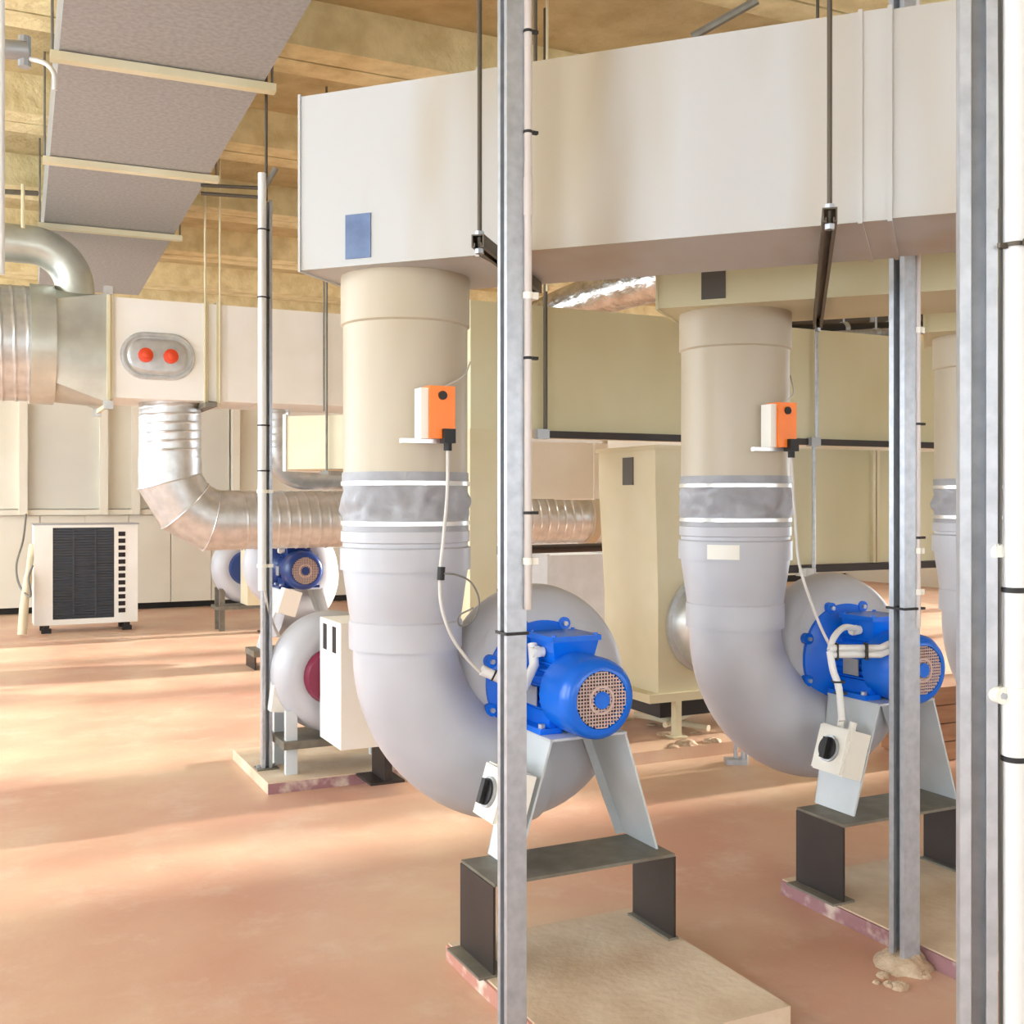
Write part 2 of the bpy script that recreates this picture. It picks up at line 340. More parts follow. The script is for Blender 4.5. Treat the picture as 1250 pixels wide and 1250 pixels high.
def make_riser(k):
    t = thing('riser_pipe', ['thick riser pipe rising from the nearest fan to the duct with the blue patch',
        'thick riser pipe with white sticker below its grey sleeve', 'thick riser pipe standing behind the thick galvanised post'][k], 'pipe', at_fan(k, PIPE.x, PIPE.y), TH, 'riser pipes of the fan row')
    ztop = 2.235 if k == 0 else 2.215
    e = MB(); pts, rad = [], []
    for i in range(25):
        a = PI/2*i/24
        pts.append(Vector((.44-.44*math.cos(a), .012*i/24, 1.0-.435*math.sin(a)))); rad.append(.176+.027*(i/24))
    pts = [Vector((0,0,1.03))] + pts + [Vector((.462,.0135,.564))]; rad = [.176] + rad + [.204]
    e.tube(pts, rad, 44, up=(0,1,0)); e.build('elbow', 'grey_pp', t, smooth=60)
    q = MB(); q.lathe([(.176,1.0), (.19,1.0), (.19,1.09), (.186,1.095)], seg=56); q.build('lower_collar', 'grey_pp', t)
    q = MB(); q.lathe([(.185,1.09), (.188,1.11), (.211,1.268), (.21,1.275)], seg=56); q.build('reducer', 'grey_pp', t)
    q = MB(); q.lathe([(.205,1.262), (.219,1.262), (.219,1.335), (.21,1.34), (.21,1.352), (.216,1.356), (.216,1.39), (.2,1.4)], seg=56); q.build('upper_collar', 'grey_pp', t)
    def wr(r, tt, a):
        m_ = max(0, 1-abs((tt-1.485)/.062)**3)
        n_ = noise.noise(Vector((math.cos(a)*2.2+k*7, math.sin(a)*2.2, tt*14)))
        n2 = noise.noise(Vector((math.cos(a)*5-k*3, math.sin(a)*5, tt*22+3)))
        return r + m_*(n_*.03 + n2*.016 - .004)
    q = MB(); q.lathe([(.212, 1.385+.2*i/26) for i in range(27)], seg=96, fr=wr); q.build('rubber_sleeve', 'sleeve', t, smooth=80)
    for z in (1.417, 1.548):
        q = MB(); q.lathe([(.2125,z-.008), (.2165,z-.007), (.2165,z+.007), (.2125,z+.008)], seg=56, cap0=False, cap1=False); so = q.build('strap', 'strap', t)
        q = MB(); a = .25; q.box(.205, .24, -.012, .012, z-.008, z+.008, Matrix.Rotation(a,4,'Z')); q.build('strap_buckle', 'darksteel', so)
    q = MB(); q.lathe([(.2,1.57), (.2085,1.572), (.2085,2.085)], seg=56); q.build('upper_pipe', 'beige', t)
    q = MB(); q.lathe([(.2085,2.07), (.2165,2.076), (.2165,ztop)], seg=56); q.build('top_socket', 'beige', t)
    return t
def make_actuator(k):
    t = thing('damper_actuator', ['orange damper actuator on the riser beside the main post', 'orange damper actuator on the riser with the white sticker', ''][k], 'actuator', at_fan(k, PIPE.x, PIPE.y, 1.767), TH, 'orange damper actuators')
    q = MB(); q.box(-.055, -.03, -.285, -.228, -.08, .078); q.box(-.03, .05, -.232, -.2085, -.075, .075); q.build('housing', 'lightplastic', t, bevel=.006)
    q = MB(); q.box(-.0295, .056, -.295, -.232, -.08, .085); q.build('cover', 'orange', t, bevel=.009)
    q = MB(); q.cyl((.013,-.294,.055), (.013,-.301,.055), .014, 18); q.build('knob', 'black', t)
    q = MB(); q.box(-.11, .03, -.26, -.24, -.094, -.08); q.build('lever', 'strap', t, bevel=.003)
    q = MB(); q.box(.012, .05, -.315, -.275, -.095, -.05); q.cyl((.031,-.295,-.095), (.031,-.295,-.118), .013, 12); q.build('plug', 'black', t, bevel=.003)
    return t
def make_switch(k):
    t = thing('isolator_switch', ['white isolator switch with black knob on the leg behind the main post', 'white isolator switch with black knob below the tied white conduits', ''][k], 'switch', at_fan(k, -.215, .06, .55), TH, 'isolator switches on fan legs')
    mt = Matrix.Rotation(math.radians(17), 4, 'Y')
    q = MB(); q.box(-.105, -.012, -.085, .07, -.085, .085, mt); q.build('box', 'lightplastic', t, bevel=.008)
    q = MB(); q.box(-.118, -.1055, -.08, .065, -.08, .08, mt); q.build('lid', 'lightplastic', t, bevel=.004)
    q = MB(); a = mt @ Vector((-.118,-.008,0)); b_ = mt @ Vector((-.128,-.008,0)); q.cyl(a, b_, .048, 28); q.build('dial', 'plate', t)
    q = MB(); q.cyl(b_, mt @ Vector((-.134,-.008,0)), .041, 28); q.box(-.15, -.13, -.02, .004, -.038, .038, mt); q.build('knob', 'black', t, bevel=.002)
    for y in (-.035, .025):
        q = MB(); q.cyl(mt @ Vector((-.06,y,.085)), mt @ Vector((-.06,y,.115)), .014, 8); q.build('cable_gland', 'lightplastic', t)
    return t
for k in range(3):
    make_pad(k); make_stand(k); make_fan(k); make_riser(k)
    if k < 2: make_actuator(k); make_switch(k)
# sticker on the second riser is part of that riser
r2 = [o for o in bpy.data.objects if o.name.startswith('riser_pipe')][1]
q = MB()
for a0 in [0]:
    seg = 8; R0 = .2205; aa = [math.radians(205 + 32*i/seg) for i in range(seg+1)]
    rg = [[Vector((r*math.cos(a), r*math.sin(a), z)) for r, z in ((R0,1.27),(R0+.001,1.27),(R0+.001,1.325),(R0,1.325))] for a in aa]
    q.skin([q.ring(p) for p in rg])
q.build('sticker', 'lightplastic', r2)

# ------------------------------------------------------------------ rectangular ducts over the fans
DA = math.radians(-21.2)
def make_header(k):
    t = thing('exhaust_duct', ['large pale grey rectangular duct with blue patch above the nearest riser',
        'beige rectangular duct with dark patch above the riser with the white sticker', 'beige rectangular duct end above the riser behind the thick post'][k], 'duct',
        Vector((-.681, 3.569, 2.235-(.02 if k else 0))) + Wv*(STEP*k), DA, 'exhaust ducts over the risers')
    q = MB(); q.box(0, 1.80, 0, .50, 0, .56); q.build('duct_section', 'duct' if k == 0 else 'olive', t, bevel=.006)
    if k == 0:
        q = MB(); q.box(1.80, 3.4, .004, .50, .004, .556); q.build('duct_section', 'duct', t, bevel=.006)
        for x in (.62, 1.725, 1.80):
            q = MB(); q.box(x-.006, x+.006, -.005, .505, -.005, .565); q.build('seam', 'duct', t, bevel=.002)
    q = MB(); q.box(.165, .255, -.004, 0, .022, .162); q.build('label_patch', 'patch' if k == 0 else 'dpatch', t)
    q = MB(); q.box(-.008, 0, -.006, .506, -.006, .566); q.build('end_cap', 'duct' if k == 0 else 'olive', t, bevel=.003)
    return t
for k in range(3): make_header(k)

# ------------------------------------------------------------------ struts, posts, hangers
def channel(mb, a, z0, z1, mtx=None, lip=.3, t=.0045):      # strut profile, slot towards -y
    h = a/2; l = a*lip
    prof = [(-h,-h),(-h+l,-h),(-h+l,-h+.012),(-h+l-t,-h+.012),(-h+l-t,-h+t),(-h+t,-h+t),(-h+t,h-t),(h-t,h-t),(h-t,-h+t),(h-l+t,-h+t),(h-l+t,-h+.012),(h-l,-h+.012),(h-l,-h),(h,-h),(h,h),(-h,h)]
    return mb.prism(prof, z0, z1, mtx)
def post(label, pos, a, z0, z1, rz, base=False, rodtop=None, name='strut_post'):
    t = thing(name, label, 'post', (pos.x, pos.y, z0), rz)
    q = MB(); channel(q, a, .008 if base else 0, z1-z0); q.build('channel', 'strut', t, bevel=0, smooth=0)
    if base:
        q = MB(); q.box(-a*1.1, a*1.1, -a*.9, a*.9, 0, .008); bp = q.build('base_plate', 'raw', t, bevel=.001)
        for s in (-1, 1):
            q = MB(); q.cyl((s*a*.85,0,.008), (s*a*.85,0,.024), .009, 6); q.build('anchor_bolt', 'strut', bp)
    if rodtop:
        q = MB(); q.cyl((0,0,z1-z0), (0,0,rodtop-z0), .008, 10); q.build('threaded_rod', 'darksteel', t)
    return t
# main post in front of the nearest fan
D1 = 2.95
p1 = P(625, 1283, D1); p1.z = 0
post('tall galvanised strut post standing in front of the nearest blue motor', p1, .058, 0, ZS-.001, TH-PI/2)
def conduit(label, pos, z0, z1, r, m='pipeplastic', ties=(), clamps=(), couplings=(), group=None):
    t = thing('conduit_pipe', label, 'conduit', (pos.x, pos.y, z0), TH, group)
    q = MB(); q.cyl((0,0,0), (0,0,z1-z0), r, 16); q.build('pipe', m, t)
    for z in couplings:
        q = MB(); q.cyl((0,0,z-z0-.05), (0,0,z-z0+.05), r*1.18, 16); q.build('coupling', m, t)
    for z in ties:
        q = MB(); q.lathe([(r*1.02,-.004), (r*1.18,-.003), (r*1.18,.003), (r*1.02,.004)], (0,0,z-z0), seg=16, cap0=False, cap1=False); q.box(r, r+.018, -.006, .006, z-z0-.004, z-z0+.004); q.build('cable_tie', 'black', t)
    for z in clamps:
        q = MB(); q.lathe([(r*1.02,-.009), (r*1.3,-.009), (r*1.3,.009), (r*1.02,.009)], (0,0,z-z0), seg=16, cap0=False, cap1=False); q.box(r, r*2.6, -.008, .008, z-z0-.009, z-z0+.009); q.build('pipe_clamp', 'lightplastic', t)
    return t
zz = lambda y, d: EYE-(y-HY)/FPX*d
c1 = P(644.5, 0, 2.93)
conduit('slim pinkish conduit running down the main strut post', c1, zz(744, 2.93), ZS-.002, .0105, 'pinkpipe', [zz(y,2.93) for y in (38,161,437,626)], [zz(y,2.93) for y in (361,685)], [zz(240,2.93)])
q = MB(); z = zz(772, D1); q.box(-.034, .034, -.034, .034, z-.004, z+.004)
tag(q.build('cable_tie', 'black', None, (p1.x, p1.y, 0), TH), 'black cable tie wrapped around the main post beside the motor', 'cable tie')
# second post
p2 = G(1104, 1180, 0)
post('galvanised strut post set in mortar beside the mauve edged plinth', p2, .066, 0, ZS-.001, TH-PI/2, base=False)
D2 = p2.y
conduit('thin cream conduit clipped to the post set in mortar', P(1121, 0, D2-.02), zz(765, D2), ZS-.002, .0075, 'pinkpipe', [zz(y,D2) for y in (518,656)], [zz(y,D2) for y in (404,672,722)])
q = MB(); z = zz(742, D2); q.box(-.04, .05, -.04, .04, z-.004, z+.004)
tag(q.build('cable_tie', 'black', None, (p2.x, p2.y, 0), TH), 'black cable tie around the post set in mortar', 'cable tie')
# mortar lump
def lump(name, label, cat, pos, r, h, m, seed, flat=.6):
    q = MB(); R = []
    for i in range(7):
        a = PI/2*i/6; rr = r*math.cos(a)**flat; zz_ = h*math.sin(a)
        R.append(q.ring([Vector((math.cos(b_)*rr*(1+.35*noise.noise(Vector((math.cos(b_)*1.8+seed, math.sin(b_)*1.8, i*.3)))), math.sin(b_)*rr*(1+.35*noise.noise(Vector((math.cos(b_)*1.8, math.sin(b_)*1.8+seed, i*.3)))), zz_*(1+.4*noise.noise(Vector((math.cos(b_)*3+seed, math.sin(b_)*3, i)))) if i < 6 else zz_)) for b_ in [2*PI*j/24 for j in range(24)]]))
    q.skin(R)
    return tag(q.build(name, m, None, pos, smooth=40), label, cat)
lump('mortar_lump', 'rough pale mortar lump around the foot of the slim post', 'mortar', p2, .085, .045, 'mortar', 2.0)
for i, (px, py, r) in enumerate(((1078,1192,.02), (1085,1203,.017), (1128,1192,.022), (1098,1206,.026), (1070,1200,.012))):
    lump('mortar_crumb', 'small crumb of mortar lying by the foot of the slim post', 'mortar', G(px, py, 0), r, r*.7, 'mortar', i*3.3)['group'] = 'mortar crumbs'
# near post at the right with its conduit and cable
D3 = 1.66
p3 = P(1192, 0, D3); p3.z = 0
post('thick galvanised strut post close beside the white conduit', p3, .052, 0, ZS-.001, math.radians(-16))
c3 = P(1239, 0, 1.63)
conduit('white plastic conduit with black ties beside the thick strut post', c3, .01, ZS-.002, .0165, 'pipeplastic', [zz(y,1.63) for y in (720,926)], [], [zz(880,1.63)])
q = MB(); q.tube(smoothpath([Vector((P(1221+math.sin(y/160)*2.0, y, 1.68).x, 1.68, zz(y, 1.68))) for y in range(-900, 1800, 90)], 4), .0042, 10)
tag(q.build('cable', 'gcable'), 'grey cable running down between thick post and white conduit', 'cable')
def saddle(px, py, d, label):
    t = thing('pipe_saddle', label, 'clamp', P(px, py, d), TH-math.radians(10))
    q = MB(); q.lathe([(.017,-.012), (.0225,-.012), (.0225,.012), (.017,.012)], (0.012,0,0), seg=24, cap0=False, cap1=False); q.build('ring', 'lightplastic', t)
    q = MB(); q.cyl((-.014,-.008,0), (-.014,.012,0), .0125, 18); q.build('lug', 'lightplastic', t)
    q = MB(); q.cyl((-.014,-.011,0), (-.014,-.008,0), .005, 6); q.build('screw', 'strut', t)
saddle(1230, 848, 1.63, 'white pipe saddle holding the white conduit low down')
q = MB(); q.lathe([(.0172,-.003), (.0205,-.003), (.0205,.003), (.0172,.003)], (0,0,0), seg=24, cap0=False, cap1=False); q.box(-.034, -.018, -.003, .003, -.006, .001); q.cyl((-.006,-.022,0), (-.006,-.026,0), .006, 8)
tag(q.build('pipe_clip', 'darksteel', None, Vector((c3.x, c3.y, zz(300, 1.63))), TH), 'thin dark wire clip near the top of the white conduit', 'clip')
lump('cable_clip', 'small cream cable clip on the thick strut post', 'clip', P(1216, 680, 1.635), .011, .02, 'lightplastic', 1)
# hangers: strut under the ducts with threaded rods at each end
def hanger(label, a, b, zt, z):
    a, b = Vector(a), Vector(b); d = b-a; yaw = math.atan2(d.y, d.x); ln = d.length
    t = thing('duct_hanger', label, 'hanger', (a.x, a.y, z), yaw)
    q = MB(); channel(q, .036, 0, ln, Matrix(((0,0,1,0),(1,0,0,0),(0,1,0,-.018),(0,0,0,1))), .28, .004); q.build('strut', 'darksteel', t, smooth=0)
    for x in (.02, ln-.02):
        q = MB(); q.cyl((x,0,-.05), (x,0,zt-z), .0065, 10); q.build('threaded_rod', 'darksteel', t)
        q = MB(); q.cyl((x,0,.0), (x,0,.012), .013, 6); q.cyl((x,0,-.05), (x,0,-.037), .013, 6); q.build('nut', 'strut', t)
perp = Vector((math.cos(DA+PI/2), math.sin(DA+PI/2), 0)); dirD = Vector((math.cos(DA), math.sin(DA), 0))
base1 = Vector((-.681, 3.569, 0))
for label, pa_, ln in (('dark threaded rod hanger under the pale duct beside the main post', (583,303), .72), ('long dark strut hanger crossing under the pale duct near its seam', (1013,262), 1.76)):
    a = G(*pa_, 2.195); dv = Vector((math.cos(math.radians(75.5)), math.sin(math.radians(75.5)), 0))
    b_ = a + dv*ln; hanger(label, (a.x, a.y, 0), (b_.x, b_.y, 0), ZS, 2.234 if ln < 1 else 2.213)

# ------------------------------------------------------------------ cables at the fans
def cable(name, label, pts, r, m, cat='cable', seg=8):
    q = MB(); q.tube(smoothpath(pts, 8), r, seg); return tag(q.build(name, m, smooth=80), label, cat)
act = at_fan(0, PIPE.x+.031, PIPE.y-.295, 1.65)
cable('control_cable', 'pale cable hanging from the orange actuator by the main post', [act, P(546,600,3.46), P(541,660,3.45), P(537,705,3.44), P(540,745,3.44), P(556,785,3.46), P(586,820,3.5), P(612,832,3.55)], .0055, 'cable')
cable('cable_loop', 'thin grey cable looped beside the nearest riser', [P(538,700,3.435), P(558,702,3.44), P(576,712,3.46), P(585,735,3.47), P(577,757,3.47), P(562,764,3.46), P(560,752,3.45), P(578,742,3.45)], .003, 'gcable')
q = MB(); q.cyl(P(539,692,3.44), P(538,708,3.44), .012, 10); tag(q.build('cable_tie', 'black'), 'black tie gathering the actuator cable and the grey loop', 'cable tie')
t = thing('flexible_conduit', 'short white conduit with black tie entering the nearest motor', 'conduit', P(600,826,3.52))
o = P(600,826,3.52)
q = MB(); q.tube([P(588,818,3.5)-o, P(615,830,3.52)-o, P(640,838,3.58)-o, P(652,812,3.63)-o, P(650,786,3.66)-o], .0165, 14); q.build('pipe', 'pipeplastic', t, smooth=60)
q = MB(); q.cyl(P(602,824,3.51)-o, P(604,825,3.51)-o, .019, 14); q.build('tie', 'black', t)
act2 = at_fan(1, PIPE.x+.031, PIPE.y-.295, 1.65)
dd = Wv*STEP
cable('control_cable', 'pale cable hanging from the orange actuator above the white isolator switch', [act2, P(971,640,4.03), P(976,690,4.0), P(990,735,3.98), P(1003,768,3.97), P(1015,792,3.97)], .0055, 'cable')
o = P(1015,795,3.95)
t = thing('flexible_conduit', 'bundle of white conduits with black ties across the second blue motor', 'conduit', o)
for i, dy in enumerate((-4, 4)):
    q = MB(); q.tube([P(1012,795+dy,3.95)-o, P(1075,795+dy,3.98)-o, P(1090,788+dy,3.99)-o, P(1098,778+dy,4.0)-o], .0125, 12); q.build('pipe', 'pipeplastic', t, smooth=60)
q = MB(); q.tube(smoothpath([P(1044,767,4.1)-o, P(1030,766,4.04)-o, P(1018,778,3.98)-o, P(1013,794,3.95)-o], 6), .0115, 12); q.build('pipe', 'pipeplastic', t, smooth=60)
q = MB(); q.tube(smoothpath([P(1013,795,3.95)-o, P(1017,818,3.94)-o, P(1024,840,3.92)-o, P(1028,880,3.88)-o], 6), .0125, 12); q.build('pipe', 'pipeplastic', t, smooth=60)
for px in (1021, 1057, 1088):
    q = MB(); q.box(-.003, .003, -.02, .02, -.03, .03, Matrix.Translation(P(px, 795 if px < 1080 else 790, 3.96)-o)); q.build('tie', 'black', t)
for px, py in ((1023,832), (1026,846)):
    q = MB(); q.box(-.02, .02, -.018, .018, -.003, .003, Matrix.Translation(P(px,py,3.93)-o)); q.build('tie', 'black', t)

# ================================================================== olive duct line behind the fans
OC = 5.52
def wpx(px, n): d = n/((px-CX)/FPX*Nv.x + Nv.y); return wn(Vector(((px-CX)/FPX*d, d, 0)))[0]
t = thing('supply_duct', 'long olive cream rectangular duct behind the row of risers', 'duct', L(0, OC), TH)
w0, w1 = wpx(574, OC), wpx(1300, OC)
cuts = [w0, wpx(612, OC), wpx(668, OC), wpx(900, OC), wpx(1100, OC), w1]
for a, b_ in zip(cuts, cuts[1:]):
    q = MB(); q.box(a+.002, b_-.002, 0, .75, 1.88, 2.58); q.build('duct_section', 'olive', t, bevel=.006)
q = MB(); q.box(w0, wpx(607, OC), .003, .75, .12, 1.88); q.build('drop_leg', 'cream', t, bevel=.006)
q = MB(); q.box(w0-.05, wpx(607, OC)+.05, -.03, .8, 0, .12); q.build('base_frame', 'raw', t)
t = thing('support_rail', 'dark steel angle rail hung under the olive duct', 'rail', L(0, OC-.03), TH)
a, b_ = wpx(653, OC), w1
q = MB(); q.box(a, b_, 0, .03, 1.838, 1.878); q.build('rail', 'brownplate', t)
for px in (662, 992):
    x = wpx(px, OC)
    q = MB(); q.cyl((x,-.008,1.83), (x,-.008,ZS), .012, 10); q.build('threaded_rod', 'darksteel' if px < 700 else 'strut', t)
    q = MB(); q.box(x-.06, x+.015, -.03, .02, 1.83, 1.885); q.build('bracket', 'plate', t, bevel=.004)
# the lower housing behind the second riser
t = thing('filter_housing', 'olive housing with vertical joint strip hung below the olive duct', 'housing', L(0, OC+.08), TH)
a, b_ = wpx(940, OC+.08), wpx(1150, OC+.08)
q = MB(); q.box(a, wpx(1066, OC+.08), 0, .6, 1.07, 1.82); q.build('body', 'olive', t, bevel=.006)
q = MB(); q.box(wpx(1066, OC+.08), b_, 0, .6, 1.07, 1.82); q.build('body', 'olive', t, bevel=.006)
x = wpx(1066, OC+.08); q = MB(); q.box(x-.03, x-.005, -.03, .02, 1.07, 1.82); q.box(x+.005, x+.03, -.03, .02, 1.07, 1.82); q.build('joint_strip', 'cream', t, bevel=.004)
q = MB(); q.box(a, b_+.2, -.03, .05, 1.02, 1.065); q.build('rail', 'brownplate', t)
x = wpx(992, OC); q = MB(); q.cyl((x,-.09,1.0), (x,-.09,1.83), .012, 10); q.build('threaded_rod', 'strut', t)
q = MB(); q.box(x-.07, x+.01, -.1, 0, 1.0, 1.05); q.build('bracket', 'leg', t, bevel=.004)
for s in (a+.05, b_-.05):
    q = MB(); q.box(s-.02, s+.02, .3, .34, 0, 1.02); q.build('leg', 'raw', t)
# tall hood on its stand
hb = G(800, 905, 0); hw, hn = wn(P(800, 700, 6.55))
t = thing('intake_hood', 'tall cream box hood with grey tag standing on short legs', 'hood', L(hw, hn), TH)
q = MB()
def hq(x0, x1, y0, y1, z): return [Vector(p) for p in ((x0,y0,z),(x1,y0,z),(x1,y1,z),(x0,y1,z))]
q.skin([q.ring(hq(.02,.85,0,.62,.34)), q.ring(hq(.02,.85,0,.62,.9)), q.ring(hq(0,.85,0,.66,1.6)), q.ring(hq(0,.85,0,.66,1.805))]); q.build('casing', 'cream', t, bevel=.006)
q = MB(); q.box(-.012, .86, -.012, .68, 1.79, 1.815); q.build('top_lip', 'cream', t, bevel=.003)
q = MB(); q.box(-.006, .001, .24, .36, 1.58, 1.75); q.build('tag', 'dpatch', t)
q = MB(); q.box(-.06, .95, -.03, .7, .29, .34); bf = q.build('base_frame', 'cream', t, bevel=.004)
for x, y in ((.15,.0), (.85,.0), (.15,.6), (.85,.6)):
    q = MB(); q.box(x-.022, x+.022, y-.022, y+.022, .075, .29); q.box(x-.05, x+.05, y-.05, y+.05, .071, .08); q.build('leg', 'cream', t, bevel=.003)
q = MB(); q.box(.1, .5, .1, .5, .17, .285); q.build('tray', 'black', t)
q = MB(); q.lathe([(.28,0), (.3,-.006), (.3,-.03), (.275,-.035), (.27,-.2), (.285,-.205), (.285,-.24), (.2,-.24)], (.37,0,.74), (0,1,0), 48, cap1=True); q.build('round_inlet', 'galv', t)
for i, (px, py, r) in enumerate(((812,897,.05), (838,908,.06), (850,895,.04), (795,885,.035), (822,912,.03), (870,905,.05))):
    lump('rubble_lump', 'pale rubble lump by the legs of the tall hood', 'rubble', G(px, py, .071), r, r*.35, 'mortar', i*2.1)['group'] = 'rubble under the hood'
q = MB(); q.cyl(G(775,876,.071)+Vector((0,0,.021)), G(865,893,.071)+Vector((0,0,.021)), .02, 8); tag(q.build('timber_batten', 'bag'), 'thin timber batten on the floor under the tall hood', 'batten')
q = MB(); q.cyl(G(870,870,.071)+Vector((0,0,.06)), G(812,897,.071)+Vector((0,0,.06)), .018, 8); tag(q.build('timber_batten', 'bag'), 'crossed thin batten leaning by the hood leg', 'batten')
# low plinth behind the first fan
t = thing('concrete_plinth', 'long low brown concrete kerb on the floor before the tall hood', 'plinth', L(0,0), TH)
q = MB(); pa, pb = G(770, 935, 0), G(905, 918, 0); (wa, na), (wb_, nb) = wn(pa), wn(pb)
q.box(wa, wb_+.3, na, na+1.5, 0, .07); q.build('slab', 'floor', t, bevel=.006)
# grey anchor bracket on the kerb
q = MB(); p = G(898,932,0); q.cyl(p, p+Vector((0,0,.13)), .012, 8); q.box(-.06,.06,-.04,.04,0,.03, Matrix.Translation(p)); q.cyl(p+Vector((.05,0,0)), p+Vector((.05,0,.07)), .02, 8)
tag(q.build('anchor_bracket', 'strut'), 'small grey anchor bracket on the floor beside the second elbow', 'bracket')
# ducts above
q = MB(); q.tube(smoothpath([P(640,400,8.4), P(700,372,8.2), P(760,352,7.9), P(830,338,7.6), P(930,330,7.4)], 8), .15, 24); tag(q.build('foil_duct', 'silver', smooth=60), 'crinkled silver foil duct sloping above the olive duct', 'duct')
def lpipe(label, a, b, r, m, clips):
    o = (a+b)/2; t = thing('insulated_pipe', label, 'pipe', o)
    q = MB(); q.cyl(a-o, b-o, r, 16); q.build('pipe', m, t)
    for f_ in clips:
        c_ = a.lerp(b, f_)-o; dv = (b-a).normalized(); q = MB(); q.cyl(c_-dv*.02, c_+dv*.02, r*1.15, 16); q.cyl(c_, c_+Vector((0,0,ZS-(c_+o).z)), .008, 8); q.build('hanger_clip', 'strut', t)
lpipe('black insulated pipe with pale clips above the olive duct', P(960,403,7.9), P(1180,398,8.6), .045, 'black', (.3,.55,.8))
lpipe('dull metal pipe in front of the black pipe above the olive duct', P(1005,410,7.6), P(1180,400,8.2), .03, 'galvd', (.35,.6))
lpipe('brown insulated pipe highest of the pipes above the olive duct', P(950,392,8.2), P(1180,388,9.0), .05, 'darksteel', (.45,.7))
# white housing and what stands behind the first fan
def wbox(name, label, cat, px0, px1, n, y0, y1, depth, m, bevel=.008):
    a, b_ = wpx(px0, n), wpx(px1, n); d = n/((px0-CX)/FPX*Nv.x + Nv.y)
    t = thing(name, label, cat, L(a, n, zz(y1, d)), TH); h = (y1-y0)/FPX*d
    q = MB(); q.box(0, b_-a, 0, depth, 0, h); q.build('casing', m, t, bevel=bevel)
    q = MB(); q.box(-.012, .012, -.012, depth, -.012, h+.012); q.build('edge_strip', m, t); q = MB(); q.box(b_-a-.14, b_-a-.125, -.012, depth, -.008, h+.008); q.build('edge_strip', m, t)
    return t
h1 = wbox('air_plenum', 'glossy white plenum box between main post and tall hood', 'plenum', 600, 742, 8.0, 538, 609, .7, 'white')
h2 = wbox('control_cabinet', 'grey blue cabinet below the foil wrapped duct behind the nearest fan', 'cabinet', 669, 760, 9.6, 678, 794, .5, 'leg')
q = MB(); q.cyl(P(596,672,8.6), P(735,668,9.0), .035, 10); tag(q.build('support_rail', 'brownplate'), 'dark brown rail under the foil wrapped duct behind the nearest fan', 'rail')

# ================================================================== white duct line at the back left
WD = 8.71
t = thing('supply_duct', 'bright white rectangular duct with oval hatch under the ceiling', 'duct', L(0, WD), TH)
cw_ = [.92, wpx(252, WD), wpx(318, WD), wpx(480, WD), wpx(600, WD)]
for a, b_ in zip(cw_, cw_[1:]):
    q = MB(); q.box(a+.004, b_-.004, 0, .75, 2.25, 3.0); q.build('duct_section', 'white', t, bevel=.006)
for x in (cw_[1], cw_[1]+.085, cw_[0]+.01):
    q = MB(); q.box(x-.012, x+.012, -.02, .77, 2.235, 3.02); q.build('flange', 'cream', t, bevel=.003)
hx, hz = wpx(193, WD), 2.574
def stadium(hw_, hh, n=14):
    o_ = []
    for s, c0 in ((1, hw_-hh), (-1, -(hw_-hh))):
        for i in range(n+1):
            a = -PI/2 + PI*i/n if s > 0 else PI/2 + PI*i/n
            o_.append((c0+hh*math.cos(a), hh*math.sin(a)))
    return o_
q = MB(); R = []
for hw_, hh, y in ((.275,.18,0), (.272,.177,-.012), (.262,.167,-.022), (.245,.15,-.022), (.24,.145,-.014), (.225,.13,-.014), (.215,.12,-.024), (.2,.105,-.026)):
    R.append(q.ring([Vector((hx+x, y, hz+z)) for x, z in stadium(hw_, hh)]))
q.skin(R); ho = q.build('access_hatch', 'galv', t, smooth=40)
for dx in (-.095, .088):
    q = MB(); q.lathe([(.03,-.024), (.055,-.035), (.055,-.05), (.03,-.054), (.028,-.075), (.015,-.08)], (hx+dx,0,hz), (0,1,0), 20); q.build('knob', 'red', ho)
q = MB(); q.box(wpx(248,WD), wpx(262,WD), -.1, .85, 2.2, 2.235); q.build('hanger_strut', 'raw', t)
for px in (250, 268, 395):
    q = MB(); x = wpx(px, WD-.03); q.cyl((x,-.04,2.2), (x,-.04,ZS), .008, 8); q.build('hanger_rod', 'cream' if px != 395 else 'raw', t)
# big spiral pipe and transition
ax = WD+.375
t = thing('spiral_duct', 'huge galvanised spiral duct with square transition to the white duct', 'duct', L(0, ax), TH)
q = MB(); spiral(q, (-2.2,0,2.66), (.5,0,2.66), .43, .09, .012, 64); q.build('pipe', 'galv', t, smooth=50)
q = MB(); q.lathe([(.432,.0), (.45,.0), (.45,.17), (.432,.17)], (.38,0,2.66), (1,0,0), 64); q.build('collar', 'galvp', t)
q = MB(); n_ = 64; r0, r1 = [], []
for i in range(n_):
    a = 2*PI*i/n_; ca, sa = math.cos(a), math.sin(a); r0.append(Vector((.53, .43*ca, 2.66+.43*sa)))
    k_ = 1/max(abs(ca), abs(sa)); r1.append(Vector((.905, .385*ca*k_, 2.615+.405*sa*k_)))
q.skin([q.ring(r0), q.ring(r1)]); q.build('transition', 'galvp', t, smooth=25)
q = MB(); q.box(.895, .917, -.41, .41, 2.18, 3.05); q.build('flange', 'cream', t, bevel=.004)
for y in (-.4, .4):
    for z in (2.19, 3.04):
        q = MB(); q.box(.87, .935, y-.03, y+.03, z-.03, z+.03); q.build('corner_bracket', 'galv', t, bevel=.006)
t = thing('bypass_elbow', 'small smooth galvanised elbow dropping into the square transition', 'duct', L(0, ax-.05), TH)
pts = [Vector((.12,0,3.40))] + [Vector((.38+.32*math.sin(a), 0, 3.40-.32+.32*math.cos(a))) for a in [PI/2*i/16 for i in range(17)]] + [Vector((.70,0,2.95))]
